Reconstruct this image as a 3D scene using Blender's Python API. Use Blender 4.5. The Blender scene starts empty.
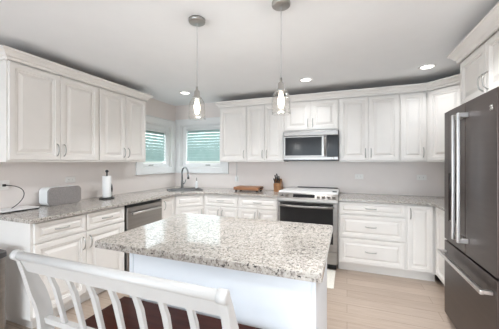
import bpy, bmesh, math, random
from math import sin, cos, pi, radians, sqrt
from mathutils import Vector, Matrix
random.seed(7)
S = bpy.context.scene
COL = S.collection

# ------------------------------------------------------------------ camera, world, light, exposure
F_PX, YAW, HY, CAM_H = 259.4, 20.6, 162.0, 1.385
cd = bpy.data.cameras.new('camera'); cam = bpy.data.objects.new('camera', cd); COL.objects.link(cam)
cd.sensor_width = 36.0; cd.lens = F_PX / 499 * 36.0; cd.clip_start = 0.02
cd.shift_y = (HY - 164.5) / 499.0
cam.location = (0, 0, CAM_H); cam.rotation_euler = (radians(90), 0, radians(YAW))
S.camera = cam

S.view_settings.view_transform = 'Standard'; S.view_settings.look = 'None'
S.view_settings.gamma = 1.0; S.view_settings.use_curve_mapping = False
S.view_settings.exposure = 0.44

w = bpy.data.worlds.new('sky'); S.world = w; w.use_nodes = True
bg = w.node_tree.nodes['Background']
wn = w.node_tree; wt = wn.nodes.new('ShaderNodeTexCoord'); wsx = wn.nodes.new('ShaderNodeSeparateXYZ'); wr = wn.nodes.new('ShaderNodeValToRGB')
wn.links.new(wt.outputs['Generated'], wsx.inputs[0]); wn.links.new(wsx.outputs['Z'], wr.inputs[0]); wn.links.new(wr.outputs[0], bg.inputs[0])
wr.color_ramp.elements[0].position = 0.0; wr.color_ramp.elements[0].color = (0.10, 0.11, 0.10, 1)     # ground below the horizon
wr.color_ramp.elements[1].position = 0.06; wr.color_ramp.elements[1].color = (0.88, 0.95, 1.0, 1)      # bright overcast sky
bg.inputs[1].default_value = 6.0

def area(name, loc, rot, sx, sy, power, color, shape='RECTANGLE', spread=pi):
    l = bpy.data.lights.new(name, 'AREA'); l.shape = shape; l.size = sx
    if shape in ('RECTANGLE', 'ELLIPSE'): l.size_y = sy
    l.energy = power; l.color = color; l.spread = spread
    o = bpy.data.objects.new(name, l); COL.objects.link(o); o.location = loc; o.rotation_euler = rot
    return o
DAY = (0.66, 0.83, 1.0)
# added cool fill lamps behind the camera, standing for daylight from rear and left
area('rear_day_fill', (-0.75, -5.9, 1.2), (radians(136), 0, 0), 4.4, 2.6, 160, DAY)  # added rear lamp, tilted up to fill the ceiling
area('side_day_fill', (-3.00, -2.6, 1.25), (radians(115), 0, radians(-90)), 3.2, 1.7, 35, DAY)  # added side fill, the wall has no window here
CAN_FILL_POWER, CAN_FILL_COL = 12.0, (0.93, 0.965, 1.0)
PEND_POWER, PEND_COL = 3.4, (0.98, 0.96, 0.92)

# ------------------------------------------------------------------ materials
def newmat(name):
    m = bpy.data.materials.new(name); m.use_nodes = True
    nt = m.node_tree; b = nt.nodes['Principled BSDF']
    return m, nt, b
def ramp(nt, src, stops, interp='LINEAR'):
    r = nt.nodes.new('ShaderNodeValToRGB'); r.color_ramp.interpolation = interp
    els = r.color_ramp.elements
    while len(els) < len(stops): els.new(0.5)
    for e, (p, c) in zip(els, stops):
        e.position = p; e.color = (*c, 1) if len(c) == 3 else c
    nt.links.new(src, r.inputs[0]); return r
def coords(nt, scale=(1, 1, 1), kind='Object'):
    t = nt.nodes.new('ShaderNodeTexCoord'); mp = nt.nodes.new('ShaderNodeMapping')
    mp.inputs['Scale'].default_value = scale
    nt.links.new(t.outputs[kind], mp.inputs[0]); return mp.outputs[0]
def noise(nt, vec, scale, detail=2, rough=0.5):
    n = nt.nodes.new('ShaderNodeTexNoise'); n.inputs['Scale'].default_value = scale
    n.inputs['Detail'].default_value = detail; n.inputs['Roughness'].default_value = rough
    nt.links.new(vec, n.inputs['Vector']); return n
def mixc(nt, fac, a, b):
    m = nt.nodes.new('ShaderNodeMix'); m.data_type = 'RGBA'
    for sock, val in ((m.inputs[0], fac), (m.inputs[6], a), (m.inputs[7], b)):
        if hasattr(val, 'is_output'): nt.links.new(val, sock)
        elif isinstance(val, (int, float)): sock.default_value = val
        else: sock.default_value = (*val, 1)
    return m.outputs[2]

def plain(name, col, rough=0.5, metal=0.0, var=0.03, scale=6.0, bump=0.0, spec=0.5, stretch=(1, 1, 1)):
    m, nt, b = newmat(name)
    v = coords(nt, stretch); n = noise(nt, v, scale, 3)
    lo = tuple(max(0, c * (1 - var)) for c in col); hi = tuple(min(1, c * (1 + var)) for c in col)
    r = ramp(nt, n.outputs['Fac'], [(0.3, lo), (0.7, hi)])
    nt.links.new(r.outputs[0], b.inputs['Base Color'])
    b.inputs['Roughness'].default_value = rough; b.inputs['Metallic'].default_value = metal
    b.inputs['Specular IOR Level'].default_value = spec
    if bump:
        n2 = noise(nt, v, scale * 12, 2); bp = nt.nodes.new('ShaderNodeBump')
        bp.inputs['Strength'].default_value = bump; bp.inputs['Distance'].default_value = 0.002
        nt.links.new(n2.outputs['Fac'], bp.inputs['Height']); nt.links.new(bp.outputs[0], b.inputs['Normal'])
    return m

MAT = {}
MAT['cab'] = plain('cabinet_paint', (0.835, 0.80, 0.76), 0.38, var=0.015)
MAT['trim'] = plain('trim_paint', (0.85, 0.85, 0.84), 0.4, var=0.01)
MAT['island'] = plain('island_paint', (0.755, 0.785, 0.82), 0.4, var=0.01)
MAT['wall'] = plain('wall_paint', (0.82, 0.755, 0.715), 0.6, var=0.01, bump=0.05)
MAT['ceil'] = plain('ceiling_paint', (0.91, 0.925, 0.94), 0.8, var=0.008)
MAT['nickel'] = plain('brushed_nickel', (0.45, 0.44, 0.42), 0.3, 1.0)
MAT['chrome'] = plain('chrome', (0.30, 0.305, 0.31), 0.2, 1.0)
MAT['steel'] = plain('stainless_steel', (0.31, 0.29, 0.272), 0.33, 1.0, var=0.06, scale=40, stretch=(0.05, 0.05, 1))
MAT['barsteel'] = plain('handle_steel', (0.66, 0.64, 0.62), 0.3, 1.0)
MAT['slate'] = plain('slate_steel', (0.10, 0.08, 0.072), 0.34, 0.85, var=0.06, scale=30, stretch=(0.05, 0.05, 1))
MAT['slate_side'] = plain('slate_side', (0.07, 0.065, 0.065), 0.5, 0.0)
MAT['black'] = plain('black_plastic', (0.015, 0.015, 0.015), 0.4)
MAT['blackglass'] = plain('black_glass', (0.018, 0.018, 0.019), 0.14, spec=0.16)
MAT['ovenglass'] = plain('oven_glass', (0.022, 0.021, 0.021), 0.12, spec=0.3)
MAT['sinksteel'] = plain('sink_steel', (0.15, 0.15, 0.148), 0.45, 1.0)
MAT['plate'] = plain('outlet_plastic', (0.88, 0.855, 0.82), 0.4, var=0.005)
MAT['white'] = plain('white_plastic', (0.88, 0.88, 0.87), 0.35, var=0.005)
MAT['enamel'] = plain('white_enamel', (0.88, 0.87, 0.85), 0.2, var=0.01)
MAT['paper'] = plain('paper', (0.9, 0.89, 0.87), 0.9, bump=0.2)
MAT['grille'] = plain('speaker_fabric', (0.30, 0.275, 0.265), 0.95, var=0.12, scale=120, bump=0.3)
MAT['bench'] = plain('bench_paint', (0.54, 0.53, 0.515), 0.3, var=0.02)
MAT['mat'] = plain('mat_fabric', (0.82, 0.78, 0.70), 0.95, var=0.06, scale=60, bump=0.3)
MAT['cord'] = plain('cord_plastic', (0.55, 0.55, 0.55), 0.5)

def wood(name, c1, c2, rough=0.4, axis=(1.5, 14, 14), scale=2.0):
    m, nt, b = newmat(name); v = coords(nt, axis); n = noise(nt, v, scale, 5, 0.6)
    r = ramp(nt, n.outputs['Fac'], [(0.3, c1), (0.7, c2)])
    nt.links.new(r.outputs[0], b.inputs['Base Color']); b.inputs['Roughness'].default_value = rough
    if rough < 0.35: b.inputs['Specular IOR Level'].default_value = 0.12
    return m
MAT['bouncewood'] = wood('top_bounce_wood', (0.30, 0.17, 0.09), (0.42, 0.26, 0.15), 0.6)  # brown chosen to bounce warm light above the cabinets
MAT['cherry'] = wood('cherry_wood', (0.028, 0.006, 0.004), (0.065, 0.016, 0.009), 0.3)
MAT['block'] = wood('butcher_block', (0.22, 0.085, 0.035), (0.42, 0.20, 0.09), 0.45, (2, 20, 6))
MAT['knifewood'] = wood('knife_block_wood', (0.30, 0.13, 0.05), (0.50, 0.26, 0.12), 0.45, (10, 10, 2))

def granite():
    m, nt, b = newmat('granite'); v = coords(nt)
    n1 = noise(nt, v, 7, 4, 0.6); n2 = noise(nt, v, 95, 3, 0.6); n3 = noise(nt, v, 62, 3, 0.55); n4 = noise(nt, v, 38, 4, 0.65)
    base = ramp(nt, n1.outputs['Fac'], [(0.3, (0.53, 0.485, 0.43)), (0.7, (0.43, 0.40, 0.36))]).outputs[0]
    f4 = ramp(nt, n4.outputs['Fac'], [(0.50, (0, 0, 0)), (0.60, (1, 1, 1))]).outputs[0]
    c1 = mixc(nt, f4, base, (0.32, 0.285, 0.255))
    f2 = ramp(nt, n2.outputs['Fac'], [(0.55, (0, 0, 0)), (0.63, (1, 1, 1))]).outputs[0]
    c2 = mixc(nt, f2, c1, (0.16, 0.137, 0.122))
    f5 = ramp(nt, n2.outputs['Fac'], [(0.36, (1, 1, 1)), (0.42, (0, 0, 0))]).outputs[0]
    c2b = mixc(nt, f5, c2, (0.57, 0.54, 0.50))
    f3 = ramp(nt, n3.outputs['Fac'], [(0.625, (0, 0, 0)), (0.655, (1, 1, 1))]).outputs[0]
    c3 = mixc(nt, f3, c2b, (0.035, 0.03, 0.03))
    nt.links.new(c3, b.inputs['Base Color']); b.inputs['Roughness'].default_value = 0.07; b.inputs['Specular IOR Level'].default_value = 0.8
    return m
MAT['granite'] = granite()

def floor_mat():
    m, nt, b = newmat('oak_planks'); v = coords(nt)
    br = nt.nodes.new('ShaderNodeTexBrick'); nt.links.new(v, br.inputs['Vector'])
    br.offset = 0.37; br.inputs['Scale'].default_value = 1.0
    br.inputs['Brick Width'].default_value = 1.25; br.inputs['Row Height'].default_value = 0.15
    br.inputs['Mortar Size'].default_value = 0.0018; br.inputs['Mortar Smooth'].default_value = 0.3
    br.inputs['Color1'].default_value = (0.47, 0.37, 0.295, 1); br.inputs['Color2'].default_value = (0.55, 0.445, 0.365, 1)
    br.inputs['Mortar'].default_value = (0.25, 0.18, 0.13, 1)
    v2 = coords(nt, (1.2, 16, 1)); n = noise(nt, v2, 3, 5, 0.6)
    r = ramp(nt, n.outputs['Fac'], [(0.3, (0.80, 0.79, 0.78)), (0.7, (1.0, 1.0, 1.0))])
    mx = nt.nodes.new('ShaderNodeMix'); mx.data_type = 'RGBA'; mx.blend_type = 'MULTIPLY'; mx.inputs[0].default_value = 1
    nt.links.new(br.outputs['Color'], mx.inputs[6]); nt.links.new(r.outputs[0], mx.inputs[7])
    nt.links.new(mx.outputs[2], b.inputs['Base Color']); b.inputs['Roughness'].default_value = 0.35
    return m
MAT['floor'] = floor_mat()

def glass(name, tint=(1, 1, 1), gloss=0.04, rough=0.02, ior=1.45):
    m = bpy.data.materials.new(name); m.use_nodes = True; nt = m.node_tree
    nt.nodes.remove(nt.nodes['Principled BSDF']); out = nt.nodes['Material Output']
    t = nt.nodes.new('ShaderNodeBsdfTransparent'); t.inputs[0].default_value = (*tint, 1)
    g = nt.nodes.new('ShaderNodeBsdfGlossy'); g.inputs['Roughness'].default_value = rough
    f = nt.nodes.new('ShaderNodeLayerWeight'); f.inputs['Blend'].default_value = 0.5
    pw = nt.nodes.new('ShaderNodeMath'); pw.operation = 'POWER'; pw.inputs[1].default_value = 4.0
    sc_ = nt.nodes.new('ShaderNodeMath'); sc_.operation = 'MULTIPLY_ADD'; sc_.inputs[1].default_value = 0.75; sc_.inputs[2].default_value = gloss
    nt.links.new(f.outputs['Facing'], pw.inputs[0]); nt.links.new(pw.outputs[0], sc_.inputs[0])
    mx = nt.nodes.new('ShaderNodeMixShader')
    nt.links.new(sc_.outputs[0], mx.inputs[0]); nt.links.new(t.outputs[0], mx.inputs[1]); nt.links.new(g.outputs[0], mx.inputs[2])
    nt.links.new(mx.outputs[0], out.inputs[0]); return m
MAT['pane'] = glass('window_glass')
MAT['shade'] = glass('seeded_glass', (0.985, 0.98, 0.97), gloss=0.05, rough=0.15)

def blind_mat():
    m = bpy.data.materials.new('blind_slat'); m.use_nodes = True; nt = m.node_tree
    b = nt.nodes['Principled BSDF']; out = nt.nodes['Material Output']
    n = noise(nt, coords(nt), 9, 2)
    r = ramp(nt, n.outputs['Fac'], [(0.3, (0.40, 0.545, 0.52)), (0.7, (0.47, 0.60, 0.575))])
    tr = nt.nodes.new('ShaderNodeBsdfTranslucent'); mx = nt.nodes.new('ShaderNodeMixShader'); mx.inputs[0].default_value = 0.05
    nt.links.new(r.outputs[0], b.inputs['Base Color']); nt.links.new(r.outputs[0], tr.inputs[0]); b.inputs['Roughness'].default_value = 0.6
    nt.links.new(b.outputs[0], mx.inputs[1]); nt.links.new(tr.outputs[0], mx.inputs[2]); nt.links.new(mx.outputs[0], out.inputs[0])
    return m
MAT['blind'] = blind_mat()

def emit(name, col, strength):
    m, nt, b = newmat(name); b.inputs['Base Color'].default_value = (0.9, 0.9, 0.9, 1)
    b.inputs['Emission Color'].default_value = (*col, 1); b.inputs['Emission Strength'].default_value = strength
    return m
MAT['lens'] = emit('lamp_lens', (1.0, 0.96, 0.9), 4.0)
MAT['bulb'] = emit('bulb_glow', (1.0, 0.90, 0.74), 5.0)

# ------------------------------------------------------------------ mesh helpers
def box(bm, x0, x1, y0, y1, z0, z1, bev=0.0, seg=1):
    vs = [bm.verts.new((x, y, z)) for z in (z0, z1) for y in (y0, y1) for x in (x0, x1)]
    q = [(0, 2, 3, 1), (4, 5, 7, 6), (0, 1, 5, 4), (2, 6, 7, 3), (0, 4, 6, 2), (1, 3, 7, 5)]
    fs = [bm.faces.new([vs[i] for i in f]) for f in q]
    if bev > 0:
        es = {e for f in fs for e in f.edges}
        bmesh.ops.bevel(bm, geom=list(es), offset=bev, segments=seg, affect='EDGES', profile=0.5)
def tube(bm, pts, r, n=8, caps=True):
    pts = [Vector(p) for p in pts]; rs = r if isinstance(r, (list, tuple)) else [r] * len(pts)
    rings = []; up = None
    for i, p in enumerate(pts):
        t = (pts[min(i + 1, len(pts) - 1)] - pts[max(i - 1, 0)]).normalized()
        if up is None:
            up = Vector((0, 0, 1)) if abs(t.z) < 0.9 else Vector((1, 0, 0))
        a = t.cross(up).normalized(); b = a.cross(t).normalized(); up = b
        rings.append([bm.verts.new(p + rs[i] * (a * cos(2 * pi * k / n) + b * sin(2 * pi * k / n))) for k in range(n)])
    for r0, r1 in zip(rings, rings[1:]):
        for k in range(n):
            f = bm.faces.new((r0[k], r0[(k + 1) % n], r1[(k + 1) % n], r1[k])); f.smooth = True
    if caps:
        bm.faces.new(rings[0][::-1]); bm.faces.new(rings[-1])
def lathe(bm, prof, n=24, cx=0, cy=0, close=False):
    rings = [[bm.verts.new((cx + r * cos(2 * pi * k / n), cy + r * sin(2 * pi * k / n), z)) for k in range(n)] for r, z in prof]
    prs = list(zip(rings, rings[1:])) + ([(rings[-1], rings[0])] if close else [])
    for r0, r1 in prs:
        for k in range(n):
            f = bm.faces.new((r0[k], r0[(k + 1) % n], r1[(k + 1) % n], r1[k])); f.smooth = True
    if not close:
        if prof[0][0] > 1e-5: bm.faces.new(rings[0][::-1])
        if prof[-1][0] > 1e-5: bm.faces.new(rings[-1])
def prism(bm, pts, z0, z1, bev=0.0, axis='z'):
    """closed polygon extruded; axis z: pts are (x,y); axis x: pts are (y,z) from x=z0 to z1"""
    f3 = (lambda p, h: (p[0], p[1], h)) if axis == 'z' else (lambda p, h: (h, p[0], p[1])) if axis == 'x' else (lambda p, h: (p[0], h, p[1]))
    lo = [bm.verts.new(f3(p, z0)) for p in pts]; hi = [bm.verts.new(f3(p, z1)) for p in pts]
    n = len(pts); fs = [bm.faces.new(lo[::-1]), bm.faces.new(hi)]
    for i in range(n): fs.append(bm.faces.new((lo[i], lo[(i + 1) % n], hi[(i + 1) % n], hi[i])))
    if bev > 0:
        es = set(fs[0].edges) | set(fs[1].edges)
        bmesh.ops.bevel(bm, geom=list(es), offset=bev, segments=2, affect='EDGES', profile=0.5)
def panel(bm, x0, x1, z0, z1, y=0.0, t=0.02, rail=0.055, flat=False):
    """raised-panel door or drawer front, front face at y, facing -y"""
    g = min(rail, (x1 - x0) * 0.2, (z1 - z0) * 0.24)
    rings = [(0, t), (0, 0.004), (0.004, 0.0), (g * 0.72, 0.0), (g * 0.80, 0.007), (g * 0.98, 0.006), (g * 1.06, 0.014), (g * 1.16, 0.014), (g * 1.55, 0.004), (g * 1.60, 0.002)]
    if flat: rings = rings[:3]
    loops = []
    for ins, d in rings:
        loops.append([bm.verts.new(p) for p in ((x0 + ins, y + d, z0 + ins), (x1 - ins, y + d, z0 + ins), (x1 - ins, y + d, z1 - ins), (x0 + ins, y + d, z1 - ins))])
    bm.faces.new(loops[0][::-1])
    for a, b in zip(loops, loops[1:]):
        for k in range(4): bm.faces.new((a[k], a[(k + 1) % 4], b[(k + 1) % 4], b[k]))
    bm.faces.new(loops[-1])
def sweep(bm, path, prof):
    """profile [(out,z)] swept along an open xy path with mitres; out is to the right of travel"""
    P = [Vector(p) for p in path]; rings = []
    for i, p in enumerate(P):
        ds = []
        if i > 0: ds.append((P[i] - P[i - 1]).normalized())
        if i < len(P) - 1: ds.append((P[i + 1] - P[i]).normalized())
        ns = [Vector((d.y, -d.x)) for d in ds]
        nrm = sum(ns, Vector((0, 0))).normalized(); k = 1.0 / max(0.3, nrm.dot(ns[0]))
        rings.append([bm.verts.new((p.x + nrm.x * o * k, p.y + nrm.y * o * k, z)) for o, z in prof])
    m = len(prof)
    for a, b in zip(rings, rings[1:]):
        for k in range(m): bm.faces.new((a[k], b[k], b[(k + 1) % m], a[(k + 1) % m]))
    bm.faces.new(rings[0]); bm.faces.new(rings[-1][::-1])

def obj(name, bm, mat, parent=None, loc=None, fix=True):
    if fix: bmesh.ops.recalc_face_normals(bm, faces=bm.faces[:])
    me = bpy.data.meshes.new(name); bm.to_mesh(me); bm.free()
    o = bpy.data.objects.new(name, me); COL.objects.link(o)
    me.materials.append(MAT[mat] if isinstance(mat, str) else mat)
    if parent is not None: o.parent = parent
    if loc is not None: o.location = loc
    return o
def B(*a, **k):
    bm = bmesh.new(); box(bm, *a, **k); return bm
def T(pts, r, n=8):
    bm = bmesh.new(); tube(bm, pts, r, n); return bm
def L(prof, n=24, cx=0, cy=0, close=False):
    bm = bmesh.new(); lathe(bm, prof, n, cx, cy, close); return bm
def tag(o, label, cat, group=None):
    o['label'] = label; o['category'] = cat
    if group: o['group'] = group
    return o
def thing(name, label, cat, loc=(0, 0, 0), rz=0, group=None):
    o = bpy.data.objects.new(name, None); COL.objects.link(o); o.empty_display_size = 0.1
    o.location = loc; o.rotation_euler = (0, 0, radians(rz)); return tag(o, label, cat, group)
def struct(name, bm, mat, parent=None):
    o = obj(name, bm, mat, parent)
    if parent is None: o['kind'] = 'structure'
    return o

# ------------------------------------------------------------------ room shell
XL, XR, YB, YF, ZC, WT = -3.045, 1.545, 4.11, -6.0, 2.445, 0.16
struct('floor', B(XL - WT, XR + WT, YF - WT, YB + WT, -0.05, 0.0), 'floor')
struct('ceiling', B(XL - WT, XR + WT, YF - WT, YB + WT, ZC, ZC + 0.1), 'ceil')
# window openings
WL = (3.22, 3.98, 1.285, 2.045)      # y0,y1,z0,z1 in the left wall
WB = (-2.93, -2.03, 1.285, 2.075)    # x0,x1,z0,z1 in the back wall
bm = bmesh.new()
box(bm, XL - WT, XL, YF, WL[0], 0, ZC); box(bm, XL - WT, XL, WL[1], YB + WT, 0, ZC)
box(bm, XL - WT, XL, WL[0], WL[1], 0, WL[2]); box(bm, XL - WT, XL, WL[0], WL[1], WL[3], ZC)
struct('wall_left', bm, 'wall')
bm = bmesh.new()
box(bm, XL, WB[0], YB, YB + WT, 0, ZC); box(bm, WB[1], XR + WT, YB, YB + WT, 0, ZC)
box(bm, WB[0], WB[1], YB, YB + WT, 0, WB[2]); box(bm, WB[0], WB[1], YB, YB + WT, WB[3], ZC)
struct('wall_back', bm, 'wall')
struct('wall_right', B(XR, XR + WT, YF, YB, 0, ZC), 'wall')
bm = bmesh.new()   # wall behind the camera with a wide opening added for the rear fill lamp
PX0, PX1, PZ = -2.75, 1.25, 2.32
box(bm, XL, PX0, YF - WT, YF, 0, ZC); box(bm, PX1, XR, YF - WT, YF, 0, ZC); box(bm, PX0, PX1, YF - WT, YF, PZ, ZC)
struct('wall_front', bm, 'wall')

def window(name, w, z0, z1, loc, rz):
    """local: x along wall 0..w, -y into room, opening z0..z1"""
    r = bpy.data.objects.new(name, None); COL.objects.link(r); r['kind'] = 'structure'
    r.location = loc; r.rotation_euler = (0, 0, radians(rz))
    c = 0.09; bm = bmesh.new()
    for a in ((-c, 0.008, z0 - c, z1 + c), (w - 0.008, w + c, z0 - c, z1 + c)): box(bm, a[0], a[1], -0.022, 0.0, a[2], a[3], 0.004)
    box(bm, 0.008, w - 0.008, -0.022, 0, z1 - 0.008, z1 + c, 0.004); box(bm, 0.008, w - 0.008, -0.022, 0, z0 - c, z0 + 0.008, 0.004)
    # backband around the casing
    for a in ((-c - 0.012, -c, z0 - c - .012, z1 + c + .012), (w + c, w + c + 0.012, z0 - c - .012, z1 + c + .012)): box(bm, a[0], a[1], -0.03, 0, a[2], a[3], 0.003)
    box(bm, -c, w + c, -0.03, 0, z1 + c, z1 + c + .012, 0.003); box(bm, -c, w + c, -0.03, 0, z0 - c - .012, z0 - c, 0.003)
    obj('window_frame', bm, 'trim', r)
    bm = bmesh.new(); j = 0.022   # jambs
    for a in ((0.001, j, z0 + .001, z1 - .001), (w - j, w - 0.001, z0 + .001, z1 - .001)): box(bm, a[0], a[1], 0.001, 0.15, a[2], a[3])
    box(bm, j, w - j, 0.001, 0.15, z1 - j, z1 - .001); box(bm, j, w - j, 0.001, 0.15, z0 + .001, z0 + j)
    obj('jamb', bm, 'trim', r)
    s0, s1, u0, u1 = j, w - j, z0 + j, z1 - j; f = 0.075; ft = 0.08 if w < 0.8 else 0.05; bt = 0.045
    bm = bmesh.new()
    for a in ((s0, s0 + f, u0, u1), (s1 - f, s1, u0, u1)): box(bm, a[0], a[1], 0.03, 0.11, a[2], a[3], 0.004)
    box(bm, s0 + f, s1 - f, 0.03, 0.11, u1 - ft, u1, 0.004); box(bm, s0 + f, s1 - f, 0.03, 0.11, u0, u0 + bt, 0.004)
    obj('sash', bm, 'trim', r)
    obj('pane', B(s0 + f - 0.005, s1 - f + 0.005, 0.100, 0.104, u0 + bt - 0.005, u1 - ft + 0.005), 'pane', r)
    bm = bmesh.new(); xm = (s0 + s1) / 2 + 0.12 * (1 if w > 0.8 else -1)
    box(bm, xm - 0.05, xm + 0.05, 0.018, 0.031, u0 + 0.012, u0 + 0.03, 0.003); tube(bm, [(xm - 0.04, 0.016, u0 + .028), (xm + 0.05, 0.012, u0 + .03)], 0.005)
    obj('crank_handle', bm, 'nickel', r)
    return (s0 + f, s1 - f, u0 + bt, u1 - ft)
def blind(label, ext, loc, rz):
    x0, x1, z0, z1 = ext
    r = thing('window_blind', label, 'blind', loc, rz, 'horizontal blinds in the corner windows')
    obj('head_rail', B(x0 + .003, x1 - .003, 0.045, 0.09, z1 - 0.03, z1 - 0.002, 0.003), 'white', r)
    bm = bmesh.new(); pitch = 0.052; wd = 0.063; a = radians(55); n = int((z1 - z0 - 0.05) / pitch)
    for i in range(n + 1):
        zc = z1 - 0.055 - i * pitch
        if zc < z0 + 0.03: break
        dy, dz = wd / 2 * cos(a), wd / 2 * sin(a); yc = 0.067
        # inner edge low, outer edge high
        pts = [(yc - dy, zc - dz), (yc - dy * .1 + .003, zc - dz * .1 - .002), (yc + dy, zc + dz), (yc + dy + .002, zc + dz - .002), (yc + .005, zc - .004), (yc - dy + .002, zc - dz - .002)]
        prism(bm, pts, x0 + .005, x1 - .005, axis='x')
    s = obj('slats', bm, 'blind', r)
    obj('bottom_rail', B(x0 + .005, x1 - .005, 0.05, 0.085, z0 + .001, z0 + 0.016, 0.003), 'white', r)
e1 = window('window_1', WL[1] - WL[0], WL[2], WL[3], (XL, WL[0], 0), 90)
e2 = window('window_2', WB[1] - WB[0], WB[2], WB[3], (WB[0], YB, 0), 0)
blind('pale teal horizontal blind in the left wall window beside the upper cabinets', e1, (XL, WL[0], 0), 90)
blind('pale teal horizontal blind in the back wall window above the faucet', e2, (WB[0], YB, 0), 0)

# crown moulding over the upper cabinets
CP = [(0.0, 2.262), (0.014, 2.262), (0.016, 2.285), (0.026, 2.292), (0.036, 2.312), (0.056, 2.330), (0.062, 2.333), (0.062, 2.350), (0.0, 2.350)]
FX = -2.71; UY = 3.78; DX, DY = 1.215, 3.495
bm = bmesh.new(); sweep(bm, [(XL + .001, 1.345), (FX, 1.345), (FX, 2.982), (XL + .001, 2.982)], CP); struct('trim_1', bm, 'cab')
bm = bmesh.new(); sweep(bm, [(-1.946, YB - .001), (-1.946, UY), (0.93, UY), (DX, DY), (DX, 2.95)], [(o, z) for o, z in CP]); struct('trim_2', bm, 'cab')
CP2 = [(o * 1.15, 2.252 + (z - 2.262) * 1.1) for o, z in CP]
bm = bmesh.new(); sweep(bm, [(XR - .001, 2.78), (0.925, 2.78), (0.925, 1.865), (XR - .001, 1.865)], CP2); struct('trim_3', bm, 'cab')

# ------------------------------------------------------------------ cabinets
def pull(x, z, y, vertical=True, ln=0.12):
    """arched bow pull; y is the door front plane"""
    h = ln / 2; pts = []
    for i in range(9):
        t = -1 + 2 * i / 8; d = 0.028 * (1 - t * t) ** 0.5 if abs(t) < 1 else 0
        pts.append((x, y - 0.004 - d, z + t * h) if vertical else (x + t * h, y - 0.004 - d, z))
    pts = [(pts[0][0], y + .001, pts[0][2])] + pts + [(pts[-1][0], y + .001, pts[-1][2])]
    bm = bmesh.new(); tube(bm, pts, 0.0055, 8)
    return bm
def fronts(r, items):
    for it in items:
        k, x0, x1, z0, z1 = it[:5]
        bm = bmesh.new(); panel(bm, x0, x1, z0, z1, rail=0.062 if k == 'door' else 0.05)
        d = obj(k, bm, 'cab', r)
        hs = it[5]
        if k == 'drawer':
            if hs: obj('handle', pull((x0 + x1) / 2, (z0 + z1) / 2 + 0.004, 0, False), 'nickel', d)
        else:
            hx = x0 + 0.032 if hs[0] == 'l' else x1 - 0.032
            hz = z0 + 0.10 if hs[1] == 'b' else z1 - 0.10
            obj('handle', pull(hx, hz, 0, True), 'nickel', d)
def cabinet(name, label, loc, rz, w, depth, z0, z1, items, group, toe=True, toe_in=0.0):
    r = thing(name, label, 'cabinet', loc, rz, group)
    obj('body', B(0.0006, w - 0.0006, 0.0205, depth, z0, z1), 'cab', r)
    if toe: obj('toe_kick', B(0.0006 + toe_in, w - 0.0006, 0.085, depth, 0.0, z0), 'cab', r)
    if not toe: obj('top_bounce_board', B(0.004, w - 0.004, 0.024, depth - .004, z1 + .0004, z1 + .012), 'bouncewood', r)  # unseen brown board added to warm the shade above the cabinets
    fronts(r, items); return r
G_LU, G_BU = 'upper cabinets on the left wall', 'upper cabinets on the back wall'
G_LB, G_BB = 'base cabinets on the left wall', 'base cabinets on the back wall'
ZU0, ZU1, D0, D1 = 1.385, 2.30, 1.405, 2.252
def two_doors(w, z0=D0, z1=D1, m=0.012, hv='b', split=None):
    s = split or w / 2
    return [('door', m, s - 0.002, z0, z1, 'r' + hv), ('door', s + 0.002, w - m, z0, z1, 'l' + hv)]
UD = -FX + XL   # negative depth
dl = FX - XL - 0.002
cabinet('upper_cabinet', 'white two-door upper cabinet on left wall, nearer one above speaker', (FX, 1.345, 0), 90, 0.875, dl, ZU0, ZU1, two_doors(0.875, split=0.437), G_LU, False)
cabinet('upper_cabinet', 'white two-door upper cabinet on left wall next to corner window', (FX, 2.2205, 0), 90, 0.7615, dl, ZU0, ZU1, two_doors(0.7615, split=0.390), G_LU, False)
db = YB - UY - 0.002
x_a, x_b, x_c, x_d, x_e = -1.946, -1.476, -0.876, -0.105, 0.632
cabinet('upper_cabinet', 'white single-door upper cabinet right of the corner window', (x_a, UY, 0), 0, x_b - x_a, db, ZU0, ZU1, [('door', .012, x_b - x_a - .006, D0, D1, 'rb')], G_BU, False)
cabinet('upper_cabinet', 'white two-door upper cabinet left of the microwave', (x_b, UY, 0), 0, x_c - x_b, db, ZU0, ZU1, two_doors(x_c - x_b), G_BU, False)
cabinet('upper_cabinet', 'short white two-door cabinet mounted above the microwave', (x_c, UY, 0), 0, x_d - x_c, db, 1.828, ZU1, two_doors(x_d - x_c, 1.845), G_BU, False)
cabinet('upper_cabinet', 'white two-door upper cabinet right of the microwave', (x_d, UY, 0), 0, x_e - x_d, db, ZU0, ZU1, two_doors(x_e - x_d), G_BU, False)
cabinet('upper_cabinet', 'narrow white single-door upper cabinet beside the diagonal corner cabinet', (x_e, UY, 0), 0, 0.93 - x_e, db, ZU0, ZU1, [('door', .008, 0.93 - x_e - .010, D0, D1, 'rb')], G_BU, False)
# diagonal corner upper
def local_pts(pts, loc, rz):
    M = Matrix.Rotation(-radians(rz), 2); return [tuple(M @ (Vector(p) - Vector(loc[:2]))) for p in pts]
loc = (0.93, UY, 0); wdg = sqrt((DX - 0.93) ** 2 + (UY - DY) ** 2)
r = thing('upper_cabinet', 'white diagonal upper cabinet in the right back corner by fridge', 'cabinet', loc, -45, G_BU)
bm = bmesh.new(); o = 0.0145
prism(bm, local_pts([(0.9312, UY + 2 * o), (DX + 2 * o - .001, DY + .002), (XR - .002, DY + .002), (XR - .002, YB - .002), (0.9312, YB - .002)], loc, -45), ZU0, ZU1); obj('body', bm, 'cab', r)
fronts(r, [('door', 0.014, wdg - 0.014, D0, D1, 'rb')])
# over the refrigerator
cabinet('upper_cabinet', 'deep white two-door cabinet mounted above the refrigerator', (0.925, 2.78, 0), -90, 0.915, XR - 0.925 - .002, 1.845, 2.30, two_doors(0.915, 1.86, 2.243, 0.012), None, False)

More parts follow.
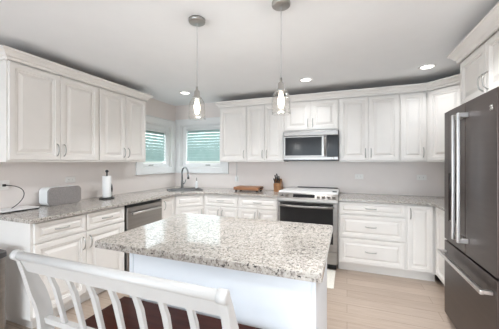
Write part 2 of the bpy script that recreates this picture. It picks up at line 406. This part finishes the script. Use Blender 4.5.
# base cabinets
BX, BY, ZB = -2.36, 3.48, 0.8965
bdl, bdb = BX - XL - .002, YB - BY - .002
m = 0.012
cabinet('base_cabinet', 'white base cabinet with two drawers and two doors under the speaker', (BX, 1.33, 0), 90, 0.935, bdl, 0.105, ZB,
        [('drawer', .02, .46, .722, .884, True), ('drawer', .472, .925, .722, .884, True), ('door', .02, .463, .125, .708, 'rt'), ('door', .467, .925, .125, .708, 'lt')], G_LB, True, 0.05)
cabinet('base_cabinet', 'narrow white base filler cabinet between dishwasher and sink cabinet', (BX, 2.885, 0), 90, 0.29, bdl, 0.105, ZB,
        [('door', .012, .283, .125, .884, 'lt')], G_LB)
# diagonal sink cabinet
loc = (BX, 3.1765, 0); ds = 0.3035 * sqrt(2)
r = thing('base_cabinet', 'white diagonal sink base cabinet in the window corner', 'cabinet', loc, 45, G_LB)
o = 0.0145; body_pts = [(BX - 2 * o, 3.1767), (-2.0567, BY + 2 * o), (-2.0567, YB - .002), (XL + .002, YB - .002), (XL + .002, 3.1767)]
bm = bmesh.new(); prism(bm, local_pts(body_pts, loc, 45), 0.105, ZB); 
bmc = bm; obj('body', bmc, 'cab', r)
bm = bmesh.new(); prism(bm, local_pts([(BX - .08, 3.1767), (-2.0567, BY + .08), (-2.0567, YB - .002), (XL + .002, YB - .002), (XL + .002, 3.1767)], loc, 45), 0.0, 0.105); obj('toe_kick', bm, 'cab', r)
fronts(r, [('drawer', .012, ds - .012, .722, .884, False), ('door', .012, ds - .012, .125, .708, 'rt')])
x1, x2, x3 = -2.0565, -1.487, -0.889
def drawer_doors(w): return [('drawer', m, w - m, .722, .884, True), ('door', m, w / 2 - .002, .125, .708, 'rt'), ('door', w / 2 + .002, w - m, .125, .708, 'lt')]
cabinet('base_cabinet', 'white base cabinet with one drawer next to the sink cabinet', (x1, BY, 0), 0, x2 - x1, bdb, 0.105, ZB, drawer_doors(x2 - x1), G_BB)
cabinet('base_cabinet', 'white base cabinet with one drawer left of the range', (x2, BY, 0), 0, x3 - x2, bdb, 0.105, ZB, drawer_doors(x3 - x2), G_BB)
xr0, xr1 = -0.103, 0.648
wd = xr1 - xr0
cabinet('base_cabinet', 'white three-drawer base cabinet right of the range', (xr0, BY, 0), 0, wd, bdb, 0.105, ZB,
        [('drawer', m, wd - m, .735, .884, True), ('drawer', m, wd - m, .445, .722, True), ('drawer', m, wd - m, .125, .431, True)], G_BB)
cabinet('base_cabinet', 'narrow white single-door base cabinet in the right back corner', (xr1, BY, 0), 0, 0.9505 - xr1, bdb, 0.105, ZB, [('door', .010, 0.93 - xr1 - .014, .125, .884, 'lt')], G_BB)
cabinet('base_cabinet', 'white base cabinet on right wall beside the refrigerator', (0.93, BY, 0), -90, BY - 2.80, XR - 0.93 - .002, 0.105, ZB,
        [('door', .03, BY - 2.80 - .02, .125, .884, 'rt')], None)

# ------------------------------------------------------------------ countertops
def slab(name, outer, hole, z0, z1, label):
    bm = bmesh.new()
    def loop(pts):
        vs = [bm.verts.new((x, y, z0)) for x, y in pts]
        return [bm.edges.new((vs[i], vs[(i + 1) % len(vs)])) for i in range(len(vs))]
    es = loop(outer) + (loop(hole) if hole else [])
    bmesh.ops.triangle_fill(bm, edges=es, use_beauty=True)
    ext = bmesh.ops.extrude_face_region(bm, geom=bm.faces[:])
    top = [v for v in ext['geom'] if isinstance(v, bmesh.types.BMVert)]
    bmesh.ops.translate(bm, verts=top, vec=(0, 0, z1 - z0))
    bmesh.ops.recalc_face_normals(bm, faces=bm.faces[:])
    es = [e for e in bm.edges if e.is_manifold and len(e.link_faces) == 2 and e.calc_face_angle(0) > 1.2 and abs(e.verts[0].co.z - e.verts[1].co.z) < 1e-5 and e.verts[0].co.z > (z0 + z1) / 2]
    bmesh.ops.bevel(bm, geom=es, offset=0.005, segments=2, affect='EDGES', profile=0.5)
    o = obj(name, bm, 'granite'); return tag(o, label, 'countertop', 'granite countertops')
def rrect(cx, cy, hw, hd, r, rz=0, n=5):
    pts = []
    for sx, sy, a0 in ((1, 1, 0), (-1, 1, 90), (-1, -1, 180), (1, -1, 270)):
        for i in range(n + 1):
            a = radians(a0 + 90 * i / n); pts.append(Vector((sx * (hw - r) + r * cos(a), sy * (hd - r) + r * sin(a))))
    M = Matrix.Rotation(radians(rz), 2)
    return [tuple(M @ p + Vector((cx, cy))) for p in pts]
SK = (-2.50, 3.62); SHW, SHD = 0.255, 0.185
ZT0, ZT1 = 0.898, 0.928
slab('countertop', [(XL + .002, 1.30), (-2.34, 1.30), (-2.33, 1.31), (-2.33, 3.164), (-2.044, 3.45), (-0.890, 3.45), (-0.890, YB - .002), (XL + .002, YB - .002)],
     rrect(SK[0], SK[1], SHW, SHD, 0.06, 45), ZT0, ZT1, 'granite countertop wrapping the window corner from speaker to range')
slab('countertop', [(-0.102, 3.45), (0.86, 3.45)] + [(0.86 + 0.04 * sin(radians(a)), 3.41 + 0.04 * cos(radians(a))) for a in (22, 45, 67)] + [(0.90, 3.41), (0.90, 2.80), (XR - .002, 2.80), (XR - .002, YB - .002), (-0.102, YB - .002)],
     None, ZT0, ZT1, 'granite countertop right of the range running to the refrigerator')

# sink
r = thing('kitchen_sink', 'stainless corner sink set in granite countertop under the windows', 'sink', (SK[0], SK[1], 0), 45)
bm = bmesh.new()
def ring(hw, hd, rr, z): return [bm.verts.new((x, y, z)) for x, y in rrect(0, 0, hw, hd, rr)]
LPS = [ring(SHW + .016, SHD + .016, .075, ZT1 + .0005), ring(SHW + .014, SHD + .014, .075, ZT1 + .010), ring(SHW - .012, SHD - .012, .055, ZT1 + .008), ring(SHW - .018, SHD - .018, .05, ZT1 - .01), ring(SHW - .03, SHD - .03, .05, 0.900)]
for a, b in zip(LPS, LPS[1:]):
    for k in range(len(a)):
        f = bm.faces.new((a[k], a[(k + 1) % len(a)], b[(k + 1) % len(a)], b[k])); f.smooth = True
bm.faces.new(LPS[-1])
obj('basin', bm, 'sinksteel', r, fix=False)
obj('drain', L([(0.0, .901), (.04, .901), (.045, .903), (.045, .9005)], 16), 'chrome', r)
# faucet
fx, fy = -2.668, 3.788
r = thing('faucet', 'chrome gooseneck kitchen faucet standing behind the corner sink', 'faucet', (fx, fy, ZT1), -22)   # local +x points out of the corner
obj('base', L([(.03, 0), (.03, .008), (.024, .016), (.022, .12), (.016, .135)], 16), 'chrome', r)
pts = [(0, 0, .12), (0, 0, .26)] + [(.085 - .085 * cos(radians(a)), 0, .28 + .085 * sin(radians(a))) for a in range(0, 181, 20)] + [(.178, 0, .25)]
obj('spout', T(pts, .0135, 10), 'chrome', r)
obj('spray_head', T([(.178, 0, .255), (.186, 0, .17)], [.016, .019], 10), 'chrome', r)
obj('lever', T([(0, .02, .075), (.0, .05, .09), (.005, .075, .155)], [.010, .009, .007], 8), 'chrome', r)
r = thing('soap_dispenser', 'small slim soap dispenser right of the faucet', 'soap dispenser', (-2.45, 3.90, ZT1), -60)
obj('bottle', L([(.022, 0), (.024, .01), (.022, .10), (.010, .125), (.008, .13)], 16), 'white', r)
obj('pump', T([(0, 0, .128), (0, 0, .175), (.012, 0, .182), (.05, 0, .176)], .006, 8), 'chrome', r)

# ------------------------------------------------------------------ dishwasher
r = thing('dishwasher', 'stainless steel dishwasher under the counter near the corner sink', 'dishwasher', (BX, 2.27, 0), 90)
W = 0.61
obj('body', B(.004, W - .004, .03, .62, .10, .890), 'black', r)
obj('toe_kick', B(.004, W - .004, .085, .62, .0, .10), 'black', r)
d = obj('door', B(.012, W - .006, -.012, .03, .12, .860, .006, 2), 'steel', r)
obj('control_strip', B(.012, W - .006, .004, .03, .864, .888, .002), 'black', r)
bm = bmesh.new(); tube(bm, [(.06, -.045, .787), (.30, -.052, .787), (W - .06, -.045, .787)], .012, 10)
box(bm, .075, .095, -.045, -.010, .779, .795); box(bm, W - .095, W - .075, -.045, -.010, .779, .795)
obj('handle', bm, 'barsteel', d)

# ------------------------------------------------------------------ range
RX0, RX1 = -0.884, -0.108; RW = RX1 - RX0
r = thing('range', 'stainless slide-in range with white cooktop between the drawer cabinets', 'range', (RX0, 3.44, .012), 0)
obj('body', B(0, RW, .03, .655, .07, .905), 'steel', r)
obj('toe_kick', B(.02, RW - .02, .07, .64, -.012, .07), 'black', r)
bm = bmesh.new(); prism(bm, [(-.030, .858), (-.018, .855), (.08, .855), (.08, .958), (.040, .958), (-.022, .892)], 0.0, RW, axis='x'); cp = obj('control_panel', bm, 'steel', r)
nv = Vector((0, -.066, .062)).normalized()
def on_panel(t, off): return Vector((0, -.022 + .062 * t, .892 + .066 * t)) + Vector((0, nv.y, nv.z)) * off
def panel_quad(x0, x1, t0, t1, th):
    bm = bmesh.new(); a = [on_panel(t0, .0), on_panel(t1, .0), on_panel(t1, th), on_panel(t0, th)]
    prism(bm, [(p.y, p.z) for p in a], x0, x1, axis='x'); return bm
obj('display', panel_quad(.21, .49, .22, .78, .002), 'blackglass', cp)
for x in (.055, .125, .535, .60, .665, .73):
    p = on_panel(.5, 0); q = on_panel(.5, .028)
    obj('knob', T([(x, p.y, p.z), (x, p.y + (q.y - p.y) * .5, p.z + (q.z - p.z) * .5), (x, q.y, q.z)], [.023, .021, .018], 14), 'steel', cp)
ck = obj('cooktop', B(.0, RW, .06, .655, .905, .980, .006, 2), 'enamel', r)
obj('vent_trim', B(.16, RW - .02, .61, .65, .9805, .990, .003), 'black', ck)
obj('end_grip', B(RW - .07, RW - .015, .09, .14, .9805, .992, .004), 'black', ck)
d = obj('oven_door', B(.006, RW - .006, -.012, .03, .235, .845, .005), 'steel', r); d['label'] = 'stainless oven door with black glass window'
obj('window', B(.035, RW - .055, -.0145, -.011, .33, .838, .002), 'ovenglass', d)
bm = bmesh.new(); tube(bm, [(.04, -.05, .800), (.15, -.062, .797), (RW / 2, -.068, .795), (RW - .15, -.062, .797), (RW - .04, -.05, .800)], .014, 10)
box(bm, .045, .075, -.055, -.012, .79, .81); box(bm, RW - .075, RW - .045, -.055, -.012, .79, .81); obj('handle', bm, 'steel', d)
obj('drawer', B(.006, RW - .006, -.010, .03, .075, .228, .005), 'steel', r)

# microwave
MX0 = -0.873; MW_ = 0.765
r = thing('microwave', 'stainless over-the-range microwave hung below the short cabinet', 'microwave', (MX0, 3.72, 1.402), 0)
obj('body', B(0, MW_, .03, YB - 3.72 - .004, 0, .423), 'slate_side', r)
obj('door', B(.002, .575, 0, .03, .058, .352, .003), 'steel', r)
dd = obj('window', B(.03, .545, -.002, .001, .075, .335, .002), 'blackglass', r)
obj('top_vent', B(.002, MW_ - .002, -.004, .03, .355, .421, .006, 2), 'steel', r)
obj('bottom_band', B(.002, MW_ - .002, -.002, .03, .014, .055, .004), 'steel', r)
obj('vent_grille', B(.01, MW_ - .01, .01, .2, .001, .013), 'black', r)
obj('control_panel', B(.615, MW_ - .004, 0, .03, .058, .352, .003), 'blackglass', r)
obj('side_stile', B(.577, .613, .002, .03, .058, .352, .002), 'steel', r)
bm = bmesh.new(); tube(bm, [(.595, -.040, .07), (.595, -.046, .205), (.595, -.040, .34)], .013, 10)
box(bm, .585, .605, -.04, .003, .08, .10); box(bm, .585, .605, -.04, .003, .31, .33); obj('handle', bm, 'steel', r)
bm = bmesh.new(); lathe(bm, [(.017, 0), (.017, .002), (.012, .004), (.0, .004)], 18); bm.transform(Matrix.Translation((.69, -.002, .034)) @ Matrix.Rotation(radians(90), 4, 'X')); obj('badge', bm, 'nickel', r)

# ------------------------------------------------------------------ refrigerator
FXF = 0.81; FW = 0.868
r = thing('refrigerator', 'dark slate french-door refrigerator with bottom freezer at right edge', 'refrigerator', (FXF, 2.768, 0), -90)
obj('body', B(.004, FW - .004, .075, .70, .055, 1.80), 'slate_side', r)
obj('base_grille', B(.02, FW - .02, .09, .66, .0, .055), 'black', r)
ZF = 0.712; HW = FW / 2
# left door with dispenser recess (frame pieces around the niche)
bm = bmesh.new(); nx0, nx1, nz0, nz1 = .10, .285, .88, 1.29
box(bm, .002, nx0, 0, .073, ZF, 1.82, .003); box(bm, nx1, HW - .003, 0, .073, ZF, 1.82, .003)
box(bm, nx0 - .002, nx1 + .002, 0.0005, .073, nz1, 1.8195); box(bm, nx0 - .002, nx1 + .002, .0005, .073, ZF + .0005, nz0); box(bm, nx0 - .002, nx1 + .002, .055, .073, nz0 - .002, nz1 + .002)
dl_ = obj('door', bm, 'slate', r)
dp = obj('dispenser', B(nx0, nx1, .004, .054, 1.15, nz1 - .002, .003), 'blackglass', dl_)
obj('screen', B(nx0 + .04, nx1 - .04, .002, .004, 1.18, 1.27), 'slate_side', dp)
obj('paddle', B(nx0 + .06, nx1 - .06, .035, .05, 1.0, 1.15, .004), 'black', dp)
obj('drip_tray', B(nx0 + .004, nx1 - .004, .004, .054, nz0 + .001, nz0 + .012, .002), 'steel', dp)
bm = bmesh.new(); box(bm, HW + .003, FW - .002, 0, .073, ZF, 1.82, .004, 2)
dr_ = obj('door', bm, 'slate', r)
fz = obj('freezer_drawer', B(.002, FW - .002, 0, .073, .06, ZF - .014, .004, 2), 'slate', r)
def fr_handle(x, par):
    bm = bmesh.new(); box(bm, x - .013, x + .013, -.068, -.048, .80, 1.74, .005, 2)
    for z in (.80, 1.705): box(bm, x - .012, x + .012, -.05, .0, z, z + .035, .003)
    obj('handle', bm, 'barsteel', par)
fr_handle(HW - .048, dl_); fr_handle(HW + .048, dr_)
bm = bmesh.new(); box(bm, .035, FW - .035, -.068, -.046, .592, .620, .005, 2)
for x in (.04, FW - .065): box(bm, x, x + .025, -.05, .0, .594, .618, .003)
obj('handle', bm, 'barsteel', fz)
bm = bmesh.new(); lathe(bm, [(.015, 0), (.015, .002), (.011, .0035), (.009, .0025), (.0, .0035)], 20)
for k in range(4):
    a = k * pi / 2 + pi / 4; lathe(bm, [(.008, 0.0), (.008, .003), (.004, .0045), (.0, .0045)], 10, .014 * cos(a), .014 * sin(a))
bm.transform(Matrix.Translation((.808, 0, 1.712)) @ Matrix.Rotation(radians(90), 4, 'X')); obj('badge', bm, 'nickel', dr_)

# ------------------------------------------------------------------ island
IX0, IX1, IY0, IY1 = -1.171, -0.125, 1.15, 1.86
r = thing('kitchen_island', 'white painted island cabinet under the big granite top', 'island', (0, 0, 0))
obj('body', B(IX0 + .012, IX1 - .012, IY0 + .012, IY1, .0, .8745), 'island', r)
bm = bmesh.new(); box(bm, IX0 + .03, IX1 - .022, IY0 + .004, IY0 + .0125, .115, .8745, .001); obj('back_panel', bm, 'island', r)
for x0, x1_ in ((IX0, IX0 + .03), (IX1 - .022, IX1)):
    obj('corner_post', B(x0, x1_, IY0, IY0 + .04, .0, .8745, .003), 'island', r)
bm = bmesh.new(); box(bm, IX0 + .03, IX1 - .022, IY0 - .002, IY0 + .0115, .0, .115, .003); obj('base_board', bm, 'island', r)
obj('end_panel', B(IX1 - .0118, IX1 - .004, IY0 + .04, IY1, .0, .8745), 'island', r)
for x0, x1_, hs in ((-1.15, -.653, 'r'), (-.643, -.145, 'l')):
    bm = bmesh.new(); panel(bm, -x1_, -x0, .12, .69); bm.transform(Matrix.Translation((0, IY1 + .0205, 0)) @ Matrix.Rotation(pi, 4, 'Z')); obj('door', bm, 'island', r)
    bm = bmesh.new(); panel(bm, -x1_, -x0, .705, .862, rail=.05); bm.transform(Matrix.Translation((0, IY1 + .0205, 0)) @ Matrix.Rotation(pi, 4, 'Z')); obj('drawer', bm, 'island', r)
c_ = rrect(-.758, 1.577, .660, .455, .02, 0, 4)
slab('countertop', c_, None, .876, .914, 'speckled granite island top in the middle of the kitchen')

# ------------------------------------------------------------------ bench
r = thing('bench', 'white spindle-back bench with dark cherry seat pulled up to island', 'bench', (-.86, .80, 0))
ox, oy = -.86, .80
prof = [(.704, .985), (.718, .955), (.738, .905), (.768, .82), (.800, .72), (.815, .62), (.820, .45), (.800, .22), (.760, 0.0)]
# smooth the profile
sm = []
for i in range(len(prof) - 1):
    p0, p1 = prof[max(i - 1, 0)], prof[i]; p2, p3 = prof[i + 1], prof[min(i + 2, len(prof) - 1)]
    for k in range(4):
        t = k / 4; sm.append(tuple(.5 * (2 * p1[j] + (p2[j] - p0[j]) * t + (2 * p0[j] - 5 * p1[j] + 4 * p2[j] - p3[j]) * t * t + (-p0[j] + 3 * p1[j] - 3 * p2[j] + p3[j]) * t ** 3) for j in (0, 1)))
sm.append(prof[-1])
def post(x):
    bm = bmesh.new(); hw = .029
    front = []; back = []
    for i, (y, z) in enumerate(sm):
        a = sm[max(i - 1, 0)]; b = sm[min(i + 1, len(sm) - 1)]; t = Vector((b[0] - a[0], b[1] - a[1])).normalized(); n_ = Vector((t.y, -t.x)); hw = .013 + .016 * max(0, min(1, (.97 - z) / .17))
        front.append((y - n_.x * hw - oy, max(0, z - n_.y * hw))); back.append((y + n_.x * hw - oy, max(0, z + n_.y * hw)))
    prism(bm, front + back[::-1], x - .015 - ox, x + .015 - ox, axis='x', bev=.004)
    # scroll head
    b2 = bmesh.new(); lathe(b2, [(.015, -.018), (.022, -.014), (.022, .014), (.015, .018)], 20); b2.transform(Matrix.Translation((x - ox, .702 - oy, .98)) @ Matrix.Rotation(radians(90), 4, 'Y'))
    me = bpy.data.meshes.new('t'); b2.to_mesh(me); b2.free(); bm.from_mesh(me); bpy.data.meshes.remove(me)
    return bm
PXL, PXR = -1.345, -.350
obj('post', post(PXL), 'bench', r); obj('post', post(PXR), 'bench', r)
obj('top_rail', T([(PXL + .01 - ox, .702 - oy, .98), (PXR - .01 - ox, .702 - oy, .98)], .018, 16), 'bench', r)
bm = bmesh.new(); prism(bm, [(.700 - oy, .970), (.714 - oy, .973), (.746 - oy, .905), (.730 - oy, .900)], PXL + .012 - ox, PXR - .012 - ox, axis='x', bev=.003); obj('crest_board', bm, 'bench', r)
bm = bmesh.new(); prism(bm, [(.800 - oy, .655), (.826 - oy, .655), (.832 - oy, .625), (.806 - oy, .625)], PXL + .012 - ox, PXR - .012 - ox, axis='x', bev=.003); obj('lower_rail', bm, 'bench', r)
for k in range(7):
    x = -1.205 + .1185 * k
    bm = bmesh.new(); prism(bm, [(.734 - oy, .910), (.747 - oy, .910), (.779 - oy, .83), (.822 - oy, .645), (.806 - oy, .645), (.763 - oy, .83)], x - .013 - ox, x + .013 - ox, axis='x', bev=.003); obj('spindle', bm, 'bench', r)
s = obj('seat', B(-1.19 - ox, -.245 - ox, .838 - oy, 1.135 - oy, .588, .622, .006, 2), 'cherry', r); s['label'] = 'dark cherry wood seat'
bm = bmesh.new(); box(bm, PXL + .014 - ox, PXR - .014 - ox, .802 - oy, .838 - oy, .52, .585, .003)
box(bm, -1.15 - ox, -.42 - ox, 1.07 - oy, 1.10 - oy, .52, .588, .003); box(bm, -1.15 - ox, -1.12 - ox, .83 - oy, 1.08 - oy, .52, .588, .003); box(bm, -.45 - ox, -.42 - ox, .83 - oy, 1.08 - oy, .52, .588, .003)
obj('seat_frame', bm, 'bench', r)
for x in (-1.13, -.44): obj('leg', B(x - .022 - ox, x + .022 - ox, 1.06 - oy, 1.105 - oy, 0, .588, .004), 'bench', r)

# ------------------------------------------------------------------ trash can
r = thing('trash_can', 'stainless steel trash can with dark lid beside left cabinet end', 'trash can', (-2.60, 1.02, 0))
bm = bmesh.new(); prism(bm, rrect(0, 0, .17, .19, .04), .03, .66); obj('body', bm, 'steel', r)
bm = bmesh.new(); prism(bm, rrect(0, 0, .175, .195, .042), .662, .702, bev=.006); obj('lid', bm, 'slate_side', r)
bm = bmesh.new(); prism(bm, rrect(0, 0, .165, .185, .04), 0, .03); box(bm, .15, .21, -.06, .06, .008, .022, .003); obj('base', bm, 'black', r)

# ------------------------------------------------------------------ things on the counters
Z = ZT1
r = thing('speaker', 'white speaker with gray fabric grille on the left counter', 'speaker', (-2.935, 1.935, Z), 90)
bm = bmesh.new(); prism(bm, [(x, z + .095) for x, z in rrect(0, 0, .174, .094, .035)], -.055, .075, bev=.008, axis='y'); obj('body', bm, 'white', r)
bm = bmesh.new(); prism(bm, [(x, z + .095) for x, z in rrect(0, 0, .1735, .0935, .035)], -.078, -.0555, bev=.010, axis='y'); obj('grille', bm, 'grille', r)
r = thing('laptop', 'closed white laptop lying on the counter under left outlet', 'laptop', (-2.935, 1.515, Z), 0)
bm = bmesh.new(); prism(bm, rrect(0, 0, .104, .150, .012), .011, .019, bev=.002); obj('lid', bm, 'white', r)
bm = bmesh.new(); prism(bm, rrect(0, 0, .102, .148, .012), .0, .0105, bev=.002); obj('base', bm, 'black', r)

def outlet(label, loc, rz, w=.115, h=.072, duplex=2):
    r = thing('outlet', label, 'outlet', loc, rz, 'white wall outlets')
    obj('plate', B(-w / 2, w / 2, -.007, 0, -h / 2, h / 2, .003), 'plate', r)
    for sx in (-.022, .022):
        bm = bmesh.new(); prism(bm, [(x + sx, z) for x, z in rrect(0, 0, .017, .0135, .006)], -.0095, -.006, axis='y'); f = obj('socket', bm, 'plate', r)
        bm = bmesh.new()
        for dz in (-.005, .005): box(bm, sx - .006, sx + .002, -.0100, -.0090, dz - .001, dz + .001)
        obj('slot', bm, 'black', f)
    return r
outlet('white outlet plate above the laptop with a black plug in it', (XL, 1.455, 1.165), 90, .14, .09)
outlet('white outlet plate on left wall above the speaker', (XL, 2.115, 1.178), 90)
outlet('white outlet plate on back wall close to right of range', (.165, YB, 1.172), 0)
outlet('white outlet plate on back wall near the refrigerator', (.945, YB, 1.176), 0)
bm = bmesh.new()
def bez(p0, p1, p2, p3, n=14):
    p0, p1, p2, p3 = map(Vector, (p0, p1, p2, p3)); return [(1 - t) ** 3 * p0 + 3 * (1 - t) ** 2 * t * p1 + 3 * (1 - t) * t * t * p2 + t ** 3 * p3 for t in [i / n for i in range(n + 1)]]
r = thing('charging_cable', 'black charging cable curving from the left outlet to the laptop', 'cable', (0, 0, 0))
obj('wire', T([tuple(p) for p in bez((XL + .03, 1.475, 1.165), (XL + .16, 1.62, 1.16), (XL + .10, 1.62, 1.02), (-2.94, 1.49, Z + .0235), 18)], .0035, 8), 'black', r)
obj('plug', B(XL + .0100, XL + .032, 1.464, 1.486, 1.154, 1.176, .003), 'black', r)

r = thing('paper_towel_holder', 'upright paper towel holder with white roll and dark base', 'paper towel holder', (-2.80, 2.40, Z))
obj('base', L([(.085, 0), (.088, .004), (.086, .014), (.06, .018), (.0, .018)], 28), 'black', r)
obj('pole', T([(0, 0, .018), (0, 0, .325)], .008, 10), 'black', r)
obj('finial', L([(.004, .322), (.016, .330), (.020, .343), (.014, .356), (.0, .36)], 16), 'black', r)
ta = obj('tension_arm', T([(.060, .020, .014), (.061, .020, .10), (.060, .018, .19)], .003, 8), 'chrome', r)
obj('grip', T([(.061, .020, .085), (.062, .020, .12), (.061, .019, .175)], [.006, .010, .006], 8), 'black', ta)
rl = L([(.018, .02), (.048, .02), (.049, .024), (.049, .280), (.048, .284), (.018, .284)], 28, close=True); tag(obj('paper_towel_roll', rl, 'paper', None, (-2.80, 2.40, Z)), 'white paper towel roll standing on the dark holder', 'paper towel')

r = thing('cutting_board', 'thick wooden butcher block board with dark handles on back counter', 'cutting board', (-1.455, 3.83, Z))
obj('board', B(-.205, .205, -.13, .13, .022, .070, .006, 2), 'block', r)
for sx in (-1, 1):
    obj('handle', T([(sx * .20, -.05, .052), (sx * .228, -.05, .056), (sx * .228, .05, .056), (sx * .20, .05, .052)], .008, 8), 'black', r)
    for sy in (-1, 1): obj('foot', L([(.014, 0), (.018, .004), (.016, .0225)], 12, sx * .17, sy * .10), 'black', r)
r = thing('knife_block', 'slanted wooden knife block with dark handled knives left of range', 'knife block', (-1.0, 3.93, Z), 0)
bm = bmesh.new(); prism(bm, [(-.06, 0), (.10, 0), (.085, .10), (.01, .20), (-.085, .115)], -.055, .055, axis='x', bev=.004); obj('block', bm, 'knifewood', r)
dv = Vector((0, -.62, .78)).normalized()
for i, (x, t) in enumerate([(-.038, .25), (-.013, .3), (.014, .25), (.038, .3), (-.028, .65), (0.0, .72), (.028, .65)]):
    b0 = Vector((x, -.085 + .095 * t, .115 + .085 * t)); ln = .085 + .02 * (i % 3)
    k = thing('kitchen_knife', 'dark handled kitchen knife stuck in the slanted wooden block', 'knife', (-1.0, 3.93, Z), 0, 'knives in the block')
    obj('handle', T([tuple(b0 + dv * .006), tuple(b0 + dv * (ln * .5)), tuple(b0 + dv * ln + Vector((0, -.004, 0)))], [.009, .0085, .0105], 8), 'black', k)
    obj('bolster', T([tuple(b0 - dv * .002), tuple(b0 + dv * .008)], .0095, 8), 'steel', k)

r = thing('power_adapter', 'white plug-in adapter on back wall left of the knife block', 'adapter', (-1.775, YB, 1.095))
obj('plate', B(-.036, .036, -.006, 0, -.055, .055, .003), 'plate', r)
obj('plug', B(-.022, .022, -.040, -.006, -.03, .03, .005), 'white', r)
obj('wire', T([(0, -.03, .03), (0.004, -.02, .10), (0, -.008, .20), (0, -.006, .287)], .004, 8), 'cord', r)

tag(obj('kitchen_mat', B(-.85, -.135, 2.96, 3.46, .0005, .012, .004), 'mat'), 'cream kitchen mat on the floor in front of the range', 'mat')

# ------------------------------------------------------------------ lamps
def recessed(label, x, y):
    r = thing('recessed_light', label, 'ceiling light', (x, y, ZC), 0, 'recessed ceiling lights')
    obj('trim_ring', L([(.062, -.001), (.085, -.001), (.084, -.006), (.064, -.008)], 28, close=True), 'trim', r)
    obj('lens', L([(.0, -.0005), (.0635, -.0005), (.0635, -.004), (.0, -.005)], 28), 'lens', r)
    a = area('can_or_fill_lamp', (x, y, ZC - .012), (0, 0, 0), .12, .12, CAN_FILL_POWER * 0.19, CAN_FILL_COL, 'DISK', radians(125))
recessed('round recessed ceiling light above the corner sink', -2.32, 3.37)
recessed('round recessed ceiling light in front of the range', -.494, 3.38)
recessed('round recessed ceiling light in front of the corner near refrigerator', .832, 3.39)
for x, y in ((-1.45, 2.4), (.35, 1.9), (.45, .4), (-2.0, -1.6), (.4, -1.6)):  # added fill lamps without fixtures, placed to brighten floor and ceiling
    area('can_or_fill_lamp', (x, y, ZC - .012), (0, 0, 0), .12, .12, CAN_FILL_POWER, CAN_FILL_COL, 'DISK', radians(125))

def pendant(label, x, y):
    r = thing('pendant_light', label, 'pendant light', (x, y, ZC), 0, 'glass pendants over the island')
    obj('canopy', L([(.0, -.026), (.052, -.026), (.060, -.022), (.062, -.016), (.062, -.001), (.0, -.001)], 32), 'nickel', r)
    obj('wire', T([(0, 0, -.026), (0, 0, -.50)], .0028, 6), 'cord', r)
    obj('socket', L([(.0, -.50), (.007, -.50), (.009, -.525), (.020, -.535), (.022, -.572), (.034, -.580), (.036, -.592), (.0, -.592)], 20), 'nickel', r)
    pf = [(.030, -.588), (.042, -.595), (.052, -.610), (.058, -.632), (.061, -.665), (.062, -.705), (.0625, -.742)]
    obj('lamp_shade', L(pf + [(a - .003, b) for a, b in pf[::-1]], 32, close=True), 'shade', r)
    obj('bulb', L([(.0, -.592), (.012, -.594), (.013, -.610), (.021, -.640), (.022, -.665), (.014, -.695), (.0, -.704)], 18), 'bulb', r)
    l = bpy.data.lights.new('pendant_lamp', 'POINT'); l.energy = PEND_POWER; l.color = PEND_COL; l.shadow_soft_size = .02
    o = bpy.data.objects.new('pendant_lamp', l); COL.objects.link(o); o.location = (x, y, ZC - .735)
pendant('left clear glass pendant over the island, farther left from range', -1.045, 1.67)
pendant('right clear glass pendant over the island, nearer the range', -.411, 1.69)
